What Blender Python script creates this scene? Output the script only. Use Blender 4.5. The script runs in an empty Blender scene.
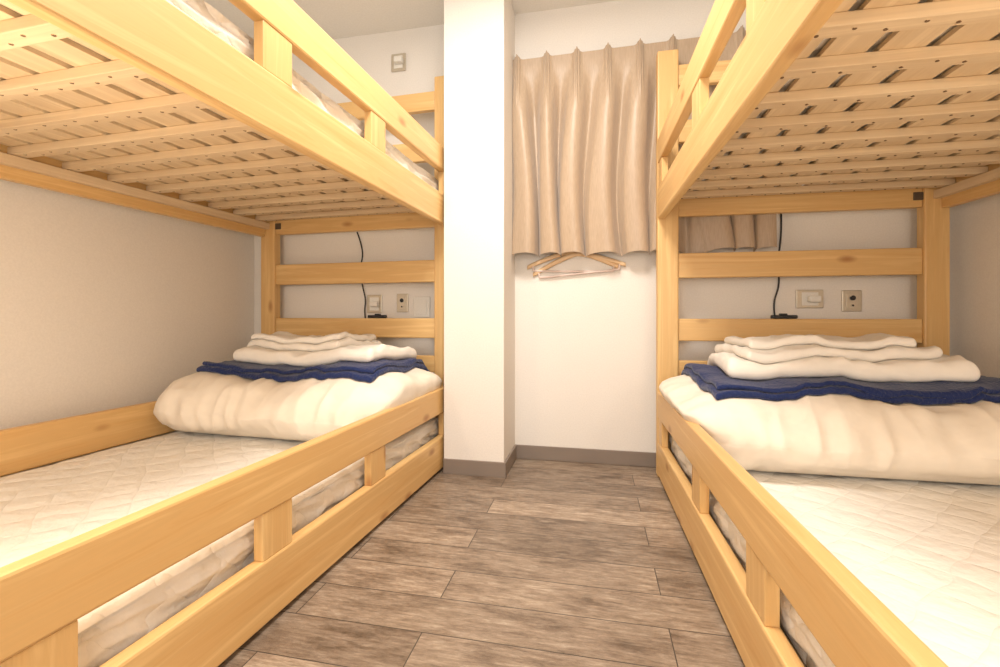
import bpy, bmesh, math, random
from mathutils import Vector, noise, Matrix, Euler
from mathutils.bvhtree import BVHTree
random.seed(4)
S=bpy.context.scene
S.view_settings.view_transform='Standard'
S.view_settings.look='None'
S.view_settings.exposure=0.05

# ------------------------------------------------------------ materials
def newmat(name):
    m=bpy.data.materials.new(name); m.use_nodes=True
    nt=m.node_tree; b=nt.nodes['Principled BSDF']
    return m,nt,b
def N(nt,t,**k):
    n=nt.nodes.new(t)
    for a,v in k.items(): setattr(n,a,v)
    return n
def ramp(nt,stops):
    r=N(nt,'ShaderNodeValToRGB'); e=r.color_ramp.elements
    while len(e)<len(stops): e.new(0.5)
    for i,(p,c) in enumerate(stops):
        e[i].position=p; e[i].color=(c[0],c[1],c[2],1)
    return r
def coords(nt,scale=(1,1,1),loc=(0,0,0),rot=(0,0,0)):
    tc=N(nt,'ShaderNodeTexCoord'); mp=N(nt,'ShaderNodeMapping')
    mp.inputs['Scale'].default_value=scale; mp.inputs['Location'].default_value=loc; mp.inputs['Rotation'].default_value=rot
    nt.links.new(tc.outputs['Object'],mp.inputs['Vector']); return mp.outputs[0]
def addbump(nt,b,src,strength,dist=0.01):
    bp=N(nt,'ShaderNodeBump'); bp.inputs['Strength'].default_value=strength; bp.inputs['Distance'].default_value=dist
    nt.links.new(src,bp.inputs['Height']); nt.links.new(bp.outputs[0],b.inputs['Normal']); return bp

def wood(name,axis,dark,light,knots=True,rough=0.42):
    m,nt,b=newmat(name); L=nt.links
    sc=[34,34,34]; sc[axis]=1.5
    v=coords(nt,tuple(sc))
    n1=N(nt,'ShaderNodeTexNoise'); n1.inputs['Scale'].default_value=1.0; n1.inputs['Detail'].default_value=5; n1.inputs['Distortion'].default_value=0.8; n1.inputs['Roughness'].default_value=0.6
    L.new(v,n1.inputs['Vector'])
    mid=[(a+c)/2 for a,c in zip(dark,light)]
    r=ramp(nt,[(0.28,dark),(0.44,mid),(0.50,[x*0.96 for x in mid]),(0.66,light)]); L.new(n1.outputs['Fac'],r.inputs[0])
    out=r.outputs[0]
    if knots:
        s2=[8,8,8]; s2[axis]=3.4
        v2=coords(nt,tuple(s2),loc=(0.3,0.7,0.2))
        vo=N(nt,'ShaderNodeTexVoronoi'); vo.inputs['Scale'].default_value=1.0; L.new(v2,vo.inputs['Vector'])
        r2=ramp(nt,[(0.0,(0.95,)*3),(0.06,(0.65,)*3),(0.14,(0,0,0))]); L.new(vo.outputs['Distance'],r2.inputs[0])
        mx=N(nt,'ShaderNodeMix',data_type='RGBA'); L.new(r2.outputs[0],mx.inputs[0]); L.new(out,mx.inputs[6])
        mx.inputs[7].default_value=(dark[0]*0.58,dark[1]*0.40,dark[2]*0.34,1)
        out=mx.outputs[2]
    L.new(out,b.inputs['Base Color'])
    b.inputs['Roughness'].default_value=rough
    return m
HD=(0.64,0.365,0.130); HL=(0.81,0.55,0.245)
W=[wood('pine_grain_%d'%i,i,HD,HL) for i in range(3)]
SD=(0.62,0.45,0.27); SL=(0.79,0.62,0.41)
SLAT=[wood('slat_wood_%d'%i,i,SD,SL,False,0.6) for i in range(3)]

def plain(name,c,rough=0.5,metal=0.0,bump=0,bscale=200,bdist=0.002):
    m,nt,b=newmat(name); L=nt.links
    n=N(nt,'ShaderNodeTexNoise'); n.inputs['Scale'].default_value=bscale; n.inputs['Detail'].default_value=2
    L.new(coords(nt),n.inputs['Vector'])
    r=ramp(nt,[(0.3,[x*0.96 for x in c]),(0.7,[min(1,x*1.02) for x in c])]); L.new(n.outputs['Fac'],r.inputs[0])
    L.new(r.outputs[0],b.inputs['Base Color'])
    b.inputs['Roughness'].default_value=rough; b.inputs['Metallic'].default_value=metal
    if bump: addbump(nt,b,n.outputs['Fac'],bump,bdist)
    return m
M_wall=plain('wallpaper_warm_white',(0.84,0.80,0.75),0.85,bump=0.15,bscale=170,bdist=0.002)
M_ceil=plain('ceiling_paper',(0.86,0.83,0.78),0.9,bump=0.1,bscale=120)
M_base=plain('vinyl_baseboard',(0.25,0.20,0.165),0.5,bscale=8)
M_white=plain('white_plastic',(0.82,0.80,0.75),0.35)
M_hbar=plain('hanger_bar_pinkish',(0.72,0.58,0.52),0.35)
M_greyp=plain('grey_metal_plate',(0.60,0.54,0.44),0.35,0.4)
M_black=plain('black_plastic',(0.012,0.012,0.014),0.4)
M_steel=plain('steel',(0.45,0.43,0.40),0.3,0.9)
M_dot=plain('screw_hole',(0.16,0.09,0.045),0.8)
M_brk=plain('dark_bracket',(0.13,0.10,0.07),0.5,0.5)
M_duvet=plain('cream_duvet_cotton',(0.84,0.76,0.65),0.9,bump=0.3,bscale=22,bdist=0.007)
M_sheet=plain('white_linen',(0.87,0.82,0.75),0.9,bump=0.35,bscale=26,bdist=0.006)
M_navy=plain('navy_blanket_fleece',(0.006,0.019,0.10),0.95,bump=0.8,bscale=120,bdist=0.006)
M_navy.node_tree.nodes['Principled BSDF'].inputs['Sheen Weight'].default_value=0.2
M_hang=plain('hanger_wood',(0.80,0.56,0.33),0.4,bscale=20)

def quilt():
    m,nt,b=newmat('quilted_mattress_pad'); L=nt.links
    tc=N(nt,'ShaderNodeTexCoord'); sx=N(nt,'ShaderNodeSeparateXYZ')
    wn=N(nt,'ShaderNodeTexNoise'); wn.inputs['Scale'].default_value=7; L.new(tc.outputs['Object'],wn.inputs['Vector'])
    va=N(nt,'ShaderNodeVectorMath',operation='MULTIPLY_ADD'); L.new(wn.outputs['Color'],va.inputs[0]); va.inputs[1].default_value=(0.04,)*3; L.new(tc.outputs['Object'],va.inputs[2])
    L.new(va.outputs[0],sx.inputs[0])
    def M(op,a,bb=None):
        n=N(nt,'ShaderNodeMath',operation=op)
        for i,q in enumerate([a,bb]):
            if q is None: continue
            if isinstance(q,(int,float)): n.inputs[i].default_value=q
            else: L.new(q,n.inputs[i])
        return n.outputs[0]
    k=27.0
    xz=M('ADD',sx.outputs[0],sx.outputs[2])
    a=M('ABSOLUTE',M('SINE',M('MULTIPLY',M('ADD',xz,sx.outputs[1]),k)))
    c=M('ABSOLUTE',M('SINE',M('MULTIPLY',M('SUBTRACT',xz,sx.outputs[1]),k)))
    h=M('POWER',M('MULTIPLY',a,c),0.45)
    n2=N(nt,'ShaderNodeTexNoise'); n2.inputs['Scale'].default_value=34; n2.inputs['Detail'].default_value=3; L.new(tc.outputs['Object'],n2.inputs['Vector'])
    h2=M('ADD',h,M('MULTIPLY',n2.outputs['Fac'],1.5))
    addbump(nt,b,h2,0.45,0.010)
    b.inputs['Base Color'].default_value=(0.88,0.85,0.80,1); b.inputs['Roughness'].default_value=0.9
    return m
M_quilt=quilt()

def curtain_mat():
    m,nt,b=newmat('taupe_curtain_satin'); L=nt.links
    n=N(nt,'ShaderNodeTexNoise'); n.inputs['Scale'].default_value=1; n.inputs['Detail'].default_value=2
    L.new(coords(nt,(300,300,30)),n.inputs['Vector'])
    r=ramp(nt,[(0.3,(0.43,0.32,0.222)),(0.7,(0.50,0.38,0.270))]); L.new(n.outputs['Fac'],r.inputs[0]); L.new(r.outputs[0],b.inputs['Base Color'])
    b.inputs['Roughness'].default_value=0.42; b.inputs['Sheen Weight'].default_value=0.3
    return m
M_curt=curtain_mat()

def floor_mat():
    m,nt,b=newmat('greybrown_vinyl_plank'); L=nt.links
    v=coords(nt,loc=(0.35,0.04,0))
    br=N(nt,'ShaderNodeTexBrick'); br.offset=0.37; br.offset_frequency=2
    br.inputs['Scale'].default_value=1; br.inputs['Brick Width'].default_value=0.80; br.inputs['Row Height'].default_value=0.118
    br.inputs['Mortar Size'].default_value=0.0013; br.inputs['Mortar Smooth'].default_value=0.15; br.inputs['Bias'].default_value=0
    br.inputs['Color1'].default_value=(0,0,0,1); br.inputs['Color2'].default_value=(1,1,1,1); br.inputs['Mortar'].default_value=(0.5,0.5,0.5,1)
    L.new(v,br.inputs['Vector'])
    va=N(nt,'ShaderNodeVectorMath',operation='MULTIPLY_ADD'); L.new(br.outputs['Color'],va.inputs[0]); va.inputs[1].default_value=(7,3,5)
    tc=N(nt,'ShaderNodeTexCoord'); L.new(tc.outputs['Object'],va.inputs[2])
    mp=N(nt,'ShaderNodeMapping'); mp.inputs['Scale'].default_value=(15,95,1); L.new(va.outputs[0],mp.inputs[0])
    g=N(nt,'ShaderNodeTexNoise'); g.inputs['Scale'].default_value=1; g.inputs['Detail'].default_value=7; g.inputs['Roughness'].default_value=0.82; g.inputs['Distortion'].default_value=0.25
    L.new(mp.outputs[0],g.inputs['Vector'])
    mp2=N(nt,'ShaderNodeMapping'); mp2.inputs['Scale'].default_value=(7,17,1); L.new(va.outputs[0],mp2.inputs[0])
    g2=N(nt,'ShaderNodeTexNoise'); g2.inputs['Scale'].default_value=1; g2.inputs['Detail'].default_value=7; g2.inputs['Roughness'].default_value=0.7; L.new(mp2.outputs[0],g2.inputs['Vector'])
    r=ramp(nt,[(0.31,(0.135,0.100,0.074)),(0.43,(0.265,0.210,0.163)),(0.55,(0.370,0.305,0.248)),(0.69,(0.56,0.50,0.43))]); L.new(g.outputs['Fac'],r.inputs[0])
    r2=ramp(nt,[(0.34,(0.46,0.40,0.35)),(0.46,(0.86,0.81,0.76)),(0.66,(1.22,1.20,1.16))]); L.new(g2.outputs['Fac'],r2.inputs[0])
    mul=N(nt,'ShaderNodeMix',data_type='RGBA',blend_type='MULTIPLY'); mul.inputs[0].default_value=0.88
    L.new(r.outputs[0],mul.inputs[6]); L.new(r2.outputs[0],mul.inputs[7])
    r3=ramp(nt,[(0,(0.74,0.71,0.68)),(1,(1.18,1.15,1.11))]); L.new(br.outputs['Color'],r3.inputs[0])
    mu2=N(nt,'ShaderNodeMix',data_type='RGBA',blend_type='MULTIPLY'); mu2.inputs[0].default_value=1
    L.new(mul.outputs[2],mu2.inputs[6]); L.new(r3.outputs[0],mu2.inputs[7])
    mm=N(nt,'ShaderNodeMix',data_type='RGBA'); L.new(br.outputs['Fac'],mm.inputs[0]); L.new(mu2.outputs[2],mm.inputs[6]); mm.inputs[7].default_value=(0.06,0.046,0.036,1)
    L.new(mm.outputs[2],b.inputs['Base Color'])
    b.inputs['Roughness'].default_value=0.32
    addbump(nt,b,g.outputs['Fac'],0.5,0.003)
    return m
M_floor=floor_mat()

# ------------------------------------------------------------ mesh helpers
def link(o,parent=None):
    S.collection.objects.link(o)
    if parent: o.parent=parent
    return o
def mkobj(name,bm,mats,parent=None,smooth=False):
    me=bpy.data.meshes.new(name)
    bmesh.ops.recalc_face_normals(bm,faces=bm.faces[:])
    bm.to_mesh(me); bm.free()
    for m in mats: me.materials.append(m)
    if smooth:
        for p in me.polygons: p.use_smooth=True
    return link(bpy.data.objects.new(name,me),parent)
def box(bm,x0,x1,y0,y1,z0,z1,mi=0,bev=0.003):
    x0,x1=min(x0,x1),max(x0,x1); y0,y1=min(y0,y1),max(y0,y1); z0,z1=min(z0,z1),max(z0,z1)
    t=bmesh.new()
    bmesh.ops.create_cube(t,size=1)
    for v in t.verts:
        v.co=Vector(((x0+x1)/2+v.co.x*(x1-x0),(y0+y1)/2+v.co.y*(y1-y0),(z0+z1)/2+v.co.z*(z1-z0)))
    if bev>0: bmesh.ops.bevel(t,geom=t.edges[:],offset=bev,segments=2,affect='EDGES',profile=0.5)
    for f in t.faces: f.material_index=mi
    me=bpy.data.meshes.new('t'); t.to_mesh(me); t.free()
    bm.from_mesh(me); bpy.data.meshes.remove(me)
def boxobj(name,x0,x1,y0,y1,z0,z1,mat,parent=None,bev=0.003):
    bm=bmesh.new(); box(bm,x0,x1,y0,y1,z0,z1,0,bev); return mkobj(name,bm,[mat],parent)
def cyl(bm,p,axis,r,h,mi=0,seg=16,r2=None):
    q=Vector((0,0,1)).rotation_difference(Vector(axis)).to_matrix().to_4x4()
    n0=len(bm.faces)
    bmesh.ops.create_cone(bm,cap_ends=True,segments=seg,radius1=r,radius2=r if r2 is None else r2,depth=h,matrix=Matrix.Translation(p)@q)
    bm.faces.ensure_lookup_table()
    for f in bm.faces[n0:]: f.material_index=mi
def tube(name,pts,r,mat,parent=None,cyclic=False):
    cu=bpy.data.curves.new(name,'CURVE'); cu.dimensions='3D'; cu.bevel_depth=r; cu.bevel_resolution=3; cu.use_fill_caps=True
    sp=cu.splines.new('NURBS'); sp.points.add(len(pts)-1)
    for i,p in enumerate(pts): sp.points[i].co=(*p,1)
    sp.use_endpoint_u=True; sp.order_u=3; sp.use_cyclic_u=cyclic
    cu.materials.append(mat)
    o=bpy.data.objects.new(name,cu); return link(o,parent)

def axc(h,r,n):
    e=[0,0.08,0.25,0.5,0.75]
    a=[-h+r*t for t in e]; inner=[-h+r+(2*h-2*r)*i/n for i in range(n+1)]
    return a+inner+[-x for x in reversed(a)]
def soft(bm,c,dim,r,n=(40,30,4),disp=None,rot=0.0,mi=0,drop=None,xmax=None):
    """rounded soft slab; disp(p,dir) adds local displacement; drop(x,y) gives support height"""
    hx,hy,hz=[d/2 for d in dim]; r=min(r,hx,hy); rz=min(r,hz*0.98)
    A=axc(hx,r,n[0]); B=axc(hy,r,n[1]); C=axc(hz,rz,n[2])
    na,nb,nc=len(A)-1,len(B)-1,len(C)-1
    idx={}
    R=Matrix.Rotation(rot,3,'Z'); c=Vector(c)
    def V(i,j,k):
        key=(i,j,k)
        if key in idx: return idx[key]
        p=Vector((A[i],B[j],C[k]))
        q=Vector((max(-hx+r,min(hx-r,p.x)),max(-hy+r,min(hy-r,p.y)),max(-hz+rz,min(hz-rz,p.z))))
        e=p-q; s=Vector((e.x/r,e.y/r,e.z/rz))
        m=max(abs(s.x),abs(s.y),abs(s.z),1e-6); l=s.length
        s=s*(m/l) if l>0 else s
        p2=q+Vector((s.x*r,s.y*r,s.z*rz))
        d=Vector((s.x/r,s.y/r,s.z/rz)); d.normalize()
        if disp: p2=p2+disp(p2,d)
        w=c+R@p2
        if drop: w.z+=drop(w.x,w.y)
        if xmax is not None and w.x>xmax-0.02:   # soft contact against the pillar
            w.x=xmax-0.02+0.02*math.tanh((w.x-xmax+0.02)/0.02)
        v=bm.verts.new(w); idx[key]=v; return v
    def quad(a,b_,c_,d_):
        f=bm.faces.new((a,b_,c_,d_)); f.smooth=True; f.material_index=mi
    for k in (0,nc):
        for i in range(na):
            for j in range(nb): quad(V(i,j,k),V(i+1,j,k),V(i+1,j+1,k),V(i,j+1,k))
    for j in (0,nb):
        for i in range(na):
            for k in range(nc): quad(V(i,j,k),V(i+1,j,k),V(i+1,j,k+1),V(i,j,k+1))
    for i in (0,na):
        for j in range(nb):
            for k in range(nc): quad(V(i,j,k),V(i,j+1,k),V(i,j+1,k+1),V(i,j,k+1))
def nz(p,f,seed): return noise.noise(Vector((p.x*f+seed*3.1,p.y*f-seed*1.7,p.z*f+seed)))
def support(bms,rad,floor_z):
    trees=[BVHTree.FromBMesh(b) for b in bms]
    cache={}
    def h0(x,y):
        key=(round(x*400),round(y*400))
        if key in cache: return cache[key]
        best=floor_z
        for t in trees:
            hit=t.ray_cast(Vector((key[0]/400,key[1]/400,2.0)),Vector((0,0,-1)))
            if hit[0] is not None: best=max(best,hit[0].z)
        cache[key]=best; return best
    def f(x,y):
        s=[h0(x,y)]+[h0(x+rad*math.cos(a*math.pi/4),y+rad*math.sin(a*math.pi/4)) for a in range(8)]+[h0(x+rad*.5*math.cos(a*math.pi/2),y+rad*.5*math.sin(a*math.pi/2)) for a in range(4)]
        return max(s[0],sum(s)/len(s))+0.001
    return f

# ------------------------------------------------------------ room shell
XL,XR,YB,YN,ZC=-1.745,1.345,2.10,-1.6,2.05
bm=bmesh.new(); box(bm,XL-0.1,XR+0.1,YN,YB+0.1,-0.08,0,0,0); mkobj('floor',bm,[M_floor])
bm=bmesh.new(); box(bm,XL-0.1,XR+0.1,YN,YB+0.1,ZC,ZC+0.08,0,0); mkobj('ceiling',bm,[M_ceil])
bm=bmesh.new(); box(bm,XL-0.1,XL,YN,YB+0.1,0,ZC,0,0); mkobj('wall_left',bm,[M_wall])
bm=bmesh.new(); box(bm,XR,XR+0.1,YN,YB+0.1,0,ZC,0,0); mkobj('wall_right',bm,[M_wall])
bm=bmesh.new(); box(bm,XL,XR,YB,YB+0.1,0,ZC,0,0); mkobj('wall_back',bm,[M_wall])
PX0,PX1,PY=-0.614,-0.358,1.835
bm=bmesh.new(); box(bm,PX0,PX1,PY,YB,0,ZC,0,0.002); mkobj('wall_pillar',bm,[M_wall])
bh=0.062
boxobj('baseboard_back',PX1,XR,YB-0.009,YB,0,bh,M_base,None,0.002)
boxobj('baseboard_pillar_front',PX0,PX1+0.009,PY-0.009,PY,0,bh,M_base,None,0.002)
boxobj('baseboard_pillar_side',PX1,PX1+0.009,PY,YB-0.009,0,bh,M_base,None,0.002)
boxobj('baseboard_left',XL,XL+0.009,YN,YB,0,bh,M_base,None,0.002)
boxobj('baseboard_right',XR-0.009,XR,YN,YB,0,bh,M_base,None,0.002)

# ------------------------------------------------------------ bunk beds
LEN=2.05
Z=dict(bot=(0.012,0.145),top=(0.245,0.35),ubot=(1.05,1.175),utop=(1.275,1.375))
def build_bed(sgn,P0,rotz,width):
    E=bpy.data.objects.new('bunk_bed',None); link(E); E.location=(P0[0],P0[1],0); E.rotation_euler=(0,0,rotz)
    E.empty_display_size=0.2
    def bx(bm,a0,a1,b0,b1,z0,z1,mi,bev=0.004): box(bm,sgn*a0,sgn*a1,-b0,-b1,z0,z1,mi,bev)
    pw,pd=0.082,0.045
    bm=bmesh.new()
    for a in (0,width-pw):
        for b in (0,LEN-pd):
            bx(bm,a,a+pw,b,b+pd,0,1.735,2,0.006)
    mkobj('corner_posts',bm,W,E)
    bm=bmesh.new()
    for a0 in (0.0,width-0.03):
        for k,(z0,z1) in Z.items():
            if a0>0.1 and k=='top': z0,z1=0.200,0.330
            bx(bm,a0,a0+0.03,pd,LEN-pd,z0,z1,1,0.005)
    mkobj('side_rails',bm,W,E)
    bm=bmesh.new()
    for a0 in (0.003,width-0.027):
        for bc in (0.085,0.69,1.13,1.56,1.96):
            w=0.045
            if a0<0.1: bx(bm,a0,a0+0.024,bc-w if bc>0.1 else pd,bc+w,Z['bot'][1],Z['top'][0],2,0.002)
            bx(bm,a0,a0+0.024,bc-w if bc>0.1 else pd,bc+w,Z['ubot'][1],Z['utop'][0],2,0.002)
    mkobj('rail_spacers',bm,W,E)
    bm=bmesh.new()
    for b in (0.008,LEN-0.036):
        for z0,z1 in ((0.012,0.145),(0.40,0.475),(0.555,0.645),(0.81,0.91),(1.060,1.137),(1.36,1.45),(1.59,1.675)):
            if b>1 and 0.3<z0<1.0: continue
            bx(bm,pw,width-pw,b,b+0.028,z0,z1,0,0.004)
    mkobj('headboard_rails',bm,W,E)
    for lvl,(zc) in enumerate((0.074,1.118)):
        bm=bmesh.new()
        bx(bm,0.03,0.055,pd,LEN-pd,zc-0.032,zc-0.002,1,0.002)
        bx(bm,width-0.055,width-0.03,pd,LEN-pd,zc-0.032,zc-0.002,1,0.002)
        for i in range(15):
            b=0.08+i*0.134
            bx(bm,0.032,width-0.032,b,b+0.036,zc,zc+0.022,0,0.002)
            if lvl==1:
                for j in range(18):
                    a=0.085+j*(width-0.17)/17
                    cyl(bm,Vector((sgn*a,-(b+0.018+(0.006 if j%2 else -0.006)),zc-0.0006)),(0,0,1),0.0034,0.0012,3,8)
        nbd=10; pitch=(width-0.07)/nbd
        for j in range(nbd):
            a=0.035+j*pitch
            bx(bm,a+0.010,a+pitch-0.010,pd+0.01,LEN-pd-0.01,zc+0.022,zc+0.032,1,0.001)
        mkobj('slatted_base_'+('lower','upper')[lvl],bm,SLAT+[M_dot],E)
    bm=bmesh.new()
    bx(bm,width-pw-0.032,width-pw,0.036,0.041,1.085,1.115,0,0.002)
    mkobj('corner_brackets',bm,[M_brk],E)
    def place(o):
        o.location=E.location; o.rotation_euler=E.rotation_euler
    seed=3 if sgn<0 else 11
    for lvl,(z0,z1) in enumerate(((0.108,0.210),(1.152,1.262))):
        bm=bmesh.new()
        def dm(p,d):
            a=0.004*nz(p,6,seed)+0.002*nz(p,22,seed)-0.003
            if abs(d.z)<0.7:
                w=noise.noise(Vector((p.x*12,p.y*9+p.z*22,p.z*30)))
                a+=0.010*(1-abs(w)*2.5)-0.010
            return d*a if p.z>-0.03 else d*min(a,0)
        soft(bm,(sgn*(width/2),-(LEN/2),(z0+z1)/2),(width-0.070,LEN-0.11,z1-z0),0.030,(70,150,10),dm)
        o=mkobj('mattress',bm,[M_quilt],None,True); place(o)
    # folded duvet
    bmD=bmesh.new()
    dx=width-0.070; dy=0.60; dz=0.208
    spill=0.065 if sgn>0 else 0.050
    def dd(p,d):
        s=seed
        a=0.022*nz(p,3.0,s)+0.015*nz(p,8,s+2)
        w=noise.noise(Vector((p.x*17+s,p.y*5,p.z*7+0.8*nz(p,4,s))))
        a+=0.009*(1-abs(w)*2.2)
        w2=noise.noise(Vector((p.x*6+s*2,p.y*14,p.z*12)))
        a+=0.008*(1-abs(w2)*2.2)
        side=1-min(1,abs(d.z)*1.3)
        a+=side*0.012*max(0,-d.y)
        off=Vector((0,0,0))
        ex=max(0,abs(p.x)-dx*0.36)/(dx*0.14)
        off.z=-0.022*ex*ex*(0.5+p.z/dz)
        off.z-=0.018*max(0,(-p.y)/(dy/2))**3*(0.5+p.z/dz)
        if p.z<-0.06 : a=min(a,0.0)
        if sgn*p.x<-dx/2+0.16 and p.z>0.02:
            k=min(1,(p.z-0.02)/0.05)*min(1,(-dx/2+0.16-sgn*p.x)/0.12)
            off.x=-sgn*spill*k
        elif sgn*d.x<-0.3 and a>0: a=0
        if d.y>0.3 and a>0: a=0
        if sgn*d.x>0.3 and a>0.0: a=0
        return d*a+off
    soft(bmD,(sgn*(width/2),-(0.055+dy/2),0.213+dz/2),(dx,dy,dz),0.100,(110,60,18),dd,xmax=(-0.003 if sgn<0 else None))
    def mk(s,wr,edge=0.012,thin=0.0):
        def f(p,d):
            off=Vector((edge*nz(Vector((0,p.y,0)),7,s),edge*1.3*nz(Vector((p.x,0,0)),6,s+4),0))
            a=wr*(0.5+nz(p,9,s)+0.6*nz(p,24,s+1))
            if d.z<-0.3: return off
            return Vector((0,0,1))*max(0,a)*max(0,d.z)+off
        return f
    def lay(bm,a,b,w,hh,t,r,s,wr,hf,n=(50,30),edge=0.012):
        soft(bm,(sgn*a,-b,t/2),(w,hh,t),t*0.49,(n[0],n[1],1 if t<0.03 else 4),mk(s,wr,edge),rot=r*sgn,drop=hf)
    nw=0.77 if sgn<0 else 0.86
    na_=0.475 if sgn<0 else 0.510
    h=support([bmD],0.09,0.30)
    bmN=bmesh.new()
    lay(bmN,na_,0.310,nw,0.485,0.020,0.03,seed,0.002,h,(60,44),0.012)
    h=support([bmD,bmN],0.03,0.30)
    lay(bmN,na_-0.005,0.305,nw-0.03,0.47,0.014,0.02,seed+1,0.002,h,(60,44),0.012)
    if sgn<0: st=[(0.455,0.285,0.64,0.37,0.044,0.04,0.016),(0.53,0.27,0.48,0.29,0.026,0.12,0.006),(0.535,0.265,0.44,0.26,0.022,0.07,0.005)]
    else: st=[(0.490,0.285,0.66,0.38,0.046,-0.04,0.018),(0.475,0.275,0.55,0.32,0.028,0.07,0.008),(0.46,0.27,0.47,0.27,0.024,0.02,0.006)]
    h=support([bmD,bmN],0.04,0.30)
    bmW=bmesh.new()
    for i,(a,b,w_,h_,t,r,wr) in enumerate(st):
        lay(bmW,a,b,w_,h_,t,r,seed+3+i,wr,h,(54,32),0.014 if i<1 else 0.007)
        h=support([bmN,bmW],0.02,0.30)
    o=mkobj('folded_duvet',bmD,[M_duvet],None,True); place(o)
    o=mkobj('folded_navy_blanket',bmN,[M_navy],None,True); place(o)
    o=mkobj('folded_white_sheets',bmW,[M_sheet],None,True); place(o)
    return E
BL=build_bed(-1,(-0.6215,2.01),math.radians(-2.4),1.01)
BR=build_bed(1,(0.252,2.01),math.radians(1.0),1.02)

# ------------------------------------------------------------ curtain
def curtain():
    E=bpy.data.objects.new('curtain',None); link(E)
    x0,x1,zt,zb=-0.357,0.70,1.812,0.925
    nx,nzv=520,60
    sp=0.132
    pleats=[0.02+i*sp for i in range(8)]
    bm=bmesh.new(); grid=[]
    for j in range(nzv+1):
        t=j/nzv; row=[]
        for i in range(nx+1):
            u=i/nx; x=x0+(x1-x0)*u; s=(x-x0)
            ph=(s-0.02)/sp
            wob=0.7*noise.noise(Vector((s*4,t*0.9,2)))*t
            c=math.cos(2*math.pi*(ph+wob))
            d=(ph+0.5)%1-0.5
            pinch=math.exp(-(d/0.09)**2)
            topf=-0.022*pinch*(1+0.3*math.cos(d*2*math.pi*13))
            cc=math.copysign(abs(c)**0.75,c)
            big=1.0 if x<0.12 else max(0.6,1-(x-0.12)*5)
            low=-(0.034+0.008*math.sin(ph*1.9))*cc*big+0.007*math.cos(4*math.pi*(ph+wob)+1.0)*t*big
            k=min(1,max(0,(t-0.04)/0.28)); k=k*k*(3-2*k)
            y=2.045+(topf*(1-k)+(low-0.010*big)*k)
            y=min(y,2.074)
            xx=x+(0.020*math.sin(2*math.pi*(ph+wob))+0.006*math.sin(ph*2.3))*t
            zto=zt+0.007*pinch-0.005*(1-pinch)+0.012*u
            zbo=zb+0.012*noise.noise(Vector((s*7,0,5)))+0.007*c
            z=zto+(zbo-zto)*t
            row.append(bm.verts.new((max(xx,x0),y,z)))
        grid.append(row)
    for j in range(nzv):
        for i in range(nx):
            f=bm.faces.new((grid[j][i],grid[j][i+1],grid[j+1][i+1],grid[j+1][i])); f.smooth=True
    o=mkobj('drape',bm,[M_curt],E,True)
    bm=bmesh.new()
    box(bm,x0+0.005,x1+0.02,2.078,2.088,zt-0.012,zt+0.002,0,0.002)
    for xx in (x0+0.15,0.15,x1-0.05): box(bm,xx-0.008,xx+0.008,2.086,2.10,zt-0.010,zt+0.004,0,0.002)
    mkobj('curtain_rail',bm,[M_white],E)
    bm=bmesh.new()
    for p in pleats:
        xx=x0+p
        cyl(bm,Vector((xx,2.040,zt+0.001+0.012*p)),(0,0,1),0.003,0.022,0,8)
    mkobj('hooks',bm,[M_brk],E)
curtain()

# ------------------------------------------------------------ hangers below the curtain
def hanger(cx,y,zc,tilt,yaw):
    E=bpy.data.objects.new('clothes_hanger',None); link(E)
    E.location=(cx,y,zc); E.rotation_euler=(0,tilt,yaw)
    n=24; bm=bmesh.new(); rings=[]
    for i in range(n+1):
        u=-1+2*i/n; x=0.205*u; z=-0.075*abs(u)**1.25
        hh=0.010+0.003*(1-abs(u)); w=0.0055
        ring=[]
        for k in range(8):
            a=k*math.pi/4
            ring.append(bm.verts.new((x,w*math.cos(a)+0.004*u*u,z+hh*math.sin(a))))
        rings.append(ring)
    for i in range(n):
        for k in range(8): bm.faces.new((rings[i][k],rings[i][(k+1)%8],rings[i+1][(k+1)%8],rings[i+1][k])).smooth=True
    bm.faces.new(rings[0]); bm.faces.new(rings[-1])
    mkobj('shoulders',bm,[M_hang],E)
    tube('bar',[(-0.178,0.003,-0.064),(-0.178,0.003,-0.088),(-0.17,0.003,-0.092),(0,0.003,-0.092),(0.17,0.003,-0.092),(0.178,0.003,-0.088),(0.178,0.003,-0.064)],0.0045,M_hbar,E)
    tube('hook',[(0,0,0.0),(0,0,0.05),(0.018,0,0.062),(0.022,0,0.085),(0,0,0.10),(-0.02,0,0.085)],0.0018,M_steel,E)
hanger(-0.092,2.086,0.948,0.02,0.012)
hanger(-0.075,2.086,0.936,-0.09,-0.012)
bm=bmesh.new(); box(bm,-0.16,0.02,2.092,2.10,1.027,1.057,0,0.002)
cyl(bm,Vector((-0.075,2.084,1.044)),(0,1,0),0.005,0.018,0,10)
mkobj('wall_hook_rail',bm,[M_white])

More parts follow.
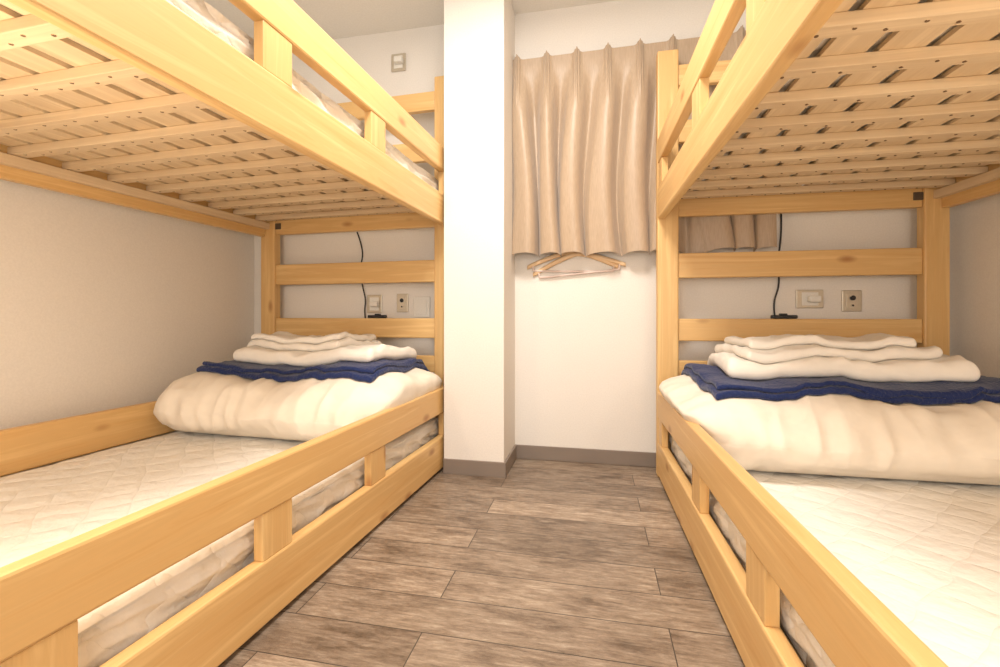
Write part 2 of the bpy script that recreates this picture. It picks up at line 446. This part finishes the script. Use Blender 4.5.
# ------------------------------------------------------------ wall plates and cables
def plate(name,x,z,w,h,mat,kind):
    bm=bmesh.new(); y=YB
    box(bm,x-w/2,x+w/2,y-0.008,y,z-h/2,z+h/2,0,0.003)
    box(bm,x-w*0.30,x+w*0.30,y-0.011,y-0.007,z-h*0.36,z+h*0.36,0 if kind=='switch' else 1,0.001)
    if kind=='plug':
        box(bm,x-0.012,x+0.03,y-0.04,y-0.010,z-0.014,z+0.012,1,0.005)
    elif kind=='switch':
        cyl(bm,Vector((x,y-0.013,z+0.012)),(0,1,0),0.010,0.006,1,20)
        cyl(bm,Vector((x,y-0.013,z-0.018)),(0,1,0),0.004,0.006,2,12)
    return mkobj(name,bm,[mat,M_white,M_black])
def uv(u,v,Y):
    t=(u-497)/460; dx=0.9785*t-0.2063; dy=0.2063*t+0.9785; k=Y/dy
    return dx*k,0.66+(315-v)*k/460
def P(name,u,v,w,h,mat,kind):
    x,z=uv(u,v,YB); return plate(name,x,z,w,h,mat,kind)
P('wall_outlet',375,304,0.080,0.09,M_greyp,'plug')
P('wall_switch',403,303,0.060,0.09,M_greyp,'switch')
P('wall_control_box',422,307,0.085,0.10,M_white,'none')
P('wall_outlet',809,299,0.10,0.075,M_greyp,'plug')
P('wall_switch',851,301,0.07,0.085,M_greyp,'switch')
P('wall_outlet',399,63,0.075,0.085,M_greyp,'plug')
def cable(pts,name='power_cable'):
    q=[]
    for u,v,dy in pts:
        x,z=uv(u,v,YB-dy); q.append((x,YB-dy,z))
    tube(name,q,0.0032,M_black)
cable([(357,232,0.006),(364,250,0.006),(360,268,0.006),(362,285,0.006),(366,300,0.012),(364,312,0.012),(366,322,0.012)])
cable([(781,205,0.006),(782,235,0.006),(777,262,0.006),(780,285,0.006),(772,305,0.006),(776,322,0.006)])
for E,sg in ((BL,-1),(BR,1)):
    bm=bmesh.new()
    a0=0.33 if sg<0 else 0.43
    box(bm,sg*a0,sg*(a0+0.09),-0.012,-0.038,0.6455,0.660,0,0.004)
    box(bm,sg*(a0+0.03),sg*(a0+0.055),-0.015,-0.034,0.658,0.666,0,0.002)
    o=mkobj('power_adaptor',bm,[M_black]); o.location=E.location; o.rotation_euler=E.rotation_euler

# ------------------------------------------------------------ lights
def area(name,loc,rot,sx,sy,e,col):
    l=bpy.data.lights.new(name,'AREA'); l.shape='RECTANGLE'; l.size=sx; l.size_y=sy; l.energy=e; l.color=col
    o=bpy.data.objects.new(name,l); o.location=loc; o.rotation_euler=rot; link(o)
def point(name,loc,r,e,col):
    l=bpy.data.lights.new(name,'POINT'); l.shadow_soft_size=r; l.energy=e; l.color=col
    o=bpy.data.objects.new(name,l); o.location=loc; link(o)
area('ceiling_light_lamp',(-0.2,1.0,2.02),(0,0,0),0.4,0.4,28,(1.0,0.94,0.86))
area('added_front_fill',(-0.1,-1.2,1.2),(math.radians(82),0,0),1.6,1.2,21,(1,0.95,0.89))  # added soft fill from behind the camera, like bounced flash; no lamp modelled
point('added_bunk_fill_l',(-0.95,0.42,0.80),0.06,8.5,(1,0.80,0.57))  # added warm fill under the left bunk to brighten its wall; no fixture
point('added_bunk_fill_r',(0.72,0.35,0.80),0.06,7.0,(1,0.80,0.57))  # matching added warm fill under the right bunk, without a fixture
w=bpy.data.worlds.new('world'); S.world=w; w.use_nodes=True
w.node_tree.nodes['Background'].inputs[0].default_value=(1,0.95,0.88,1)
w.node_tree.nodes['Background'].inputs[1].default_value=1.1

# ------------------------------------------------------------ camera
c=bpy.data.cameras.new('camera'); c.sensor_width=36; c.lens=16.56; c.shift_y=-0.0185; c.shift_x=0.003; c.clip_start=0.01
co=bpy.data.objects.new('camera',c); co.location=(0,0,0.66); co.rotation_euler=(math.radians(90),0,math.atan(97/460)); link(co)
S.camera=co
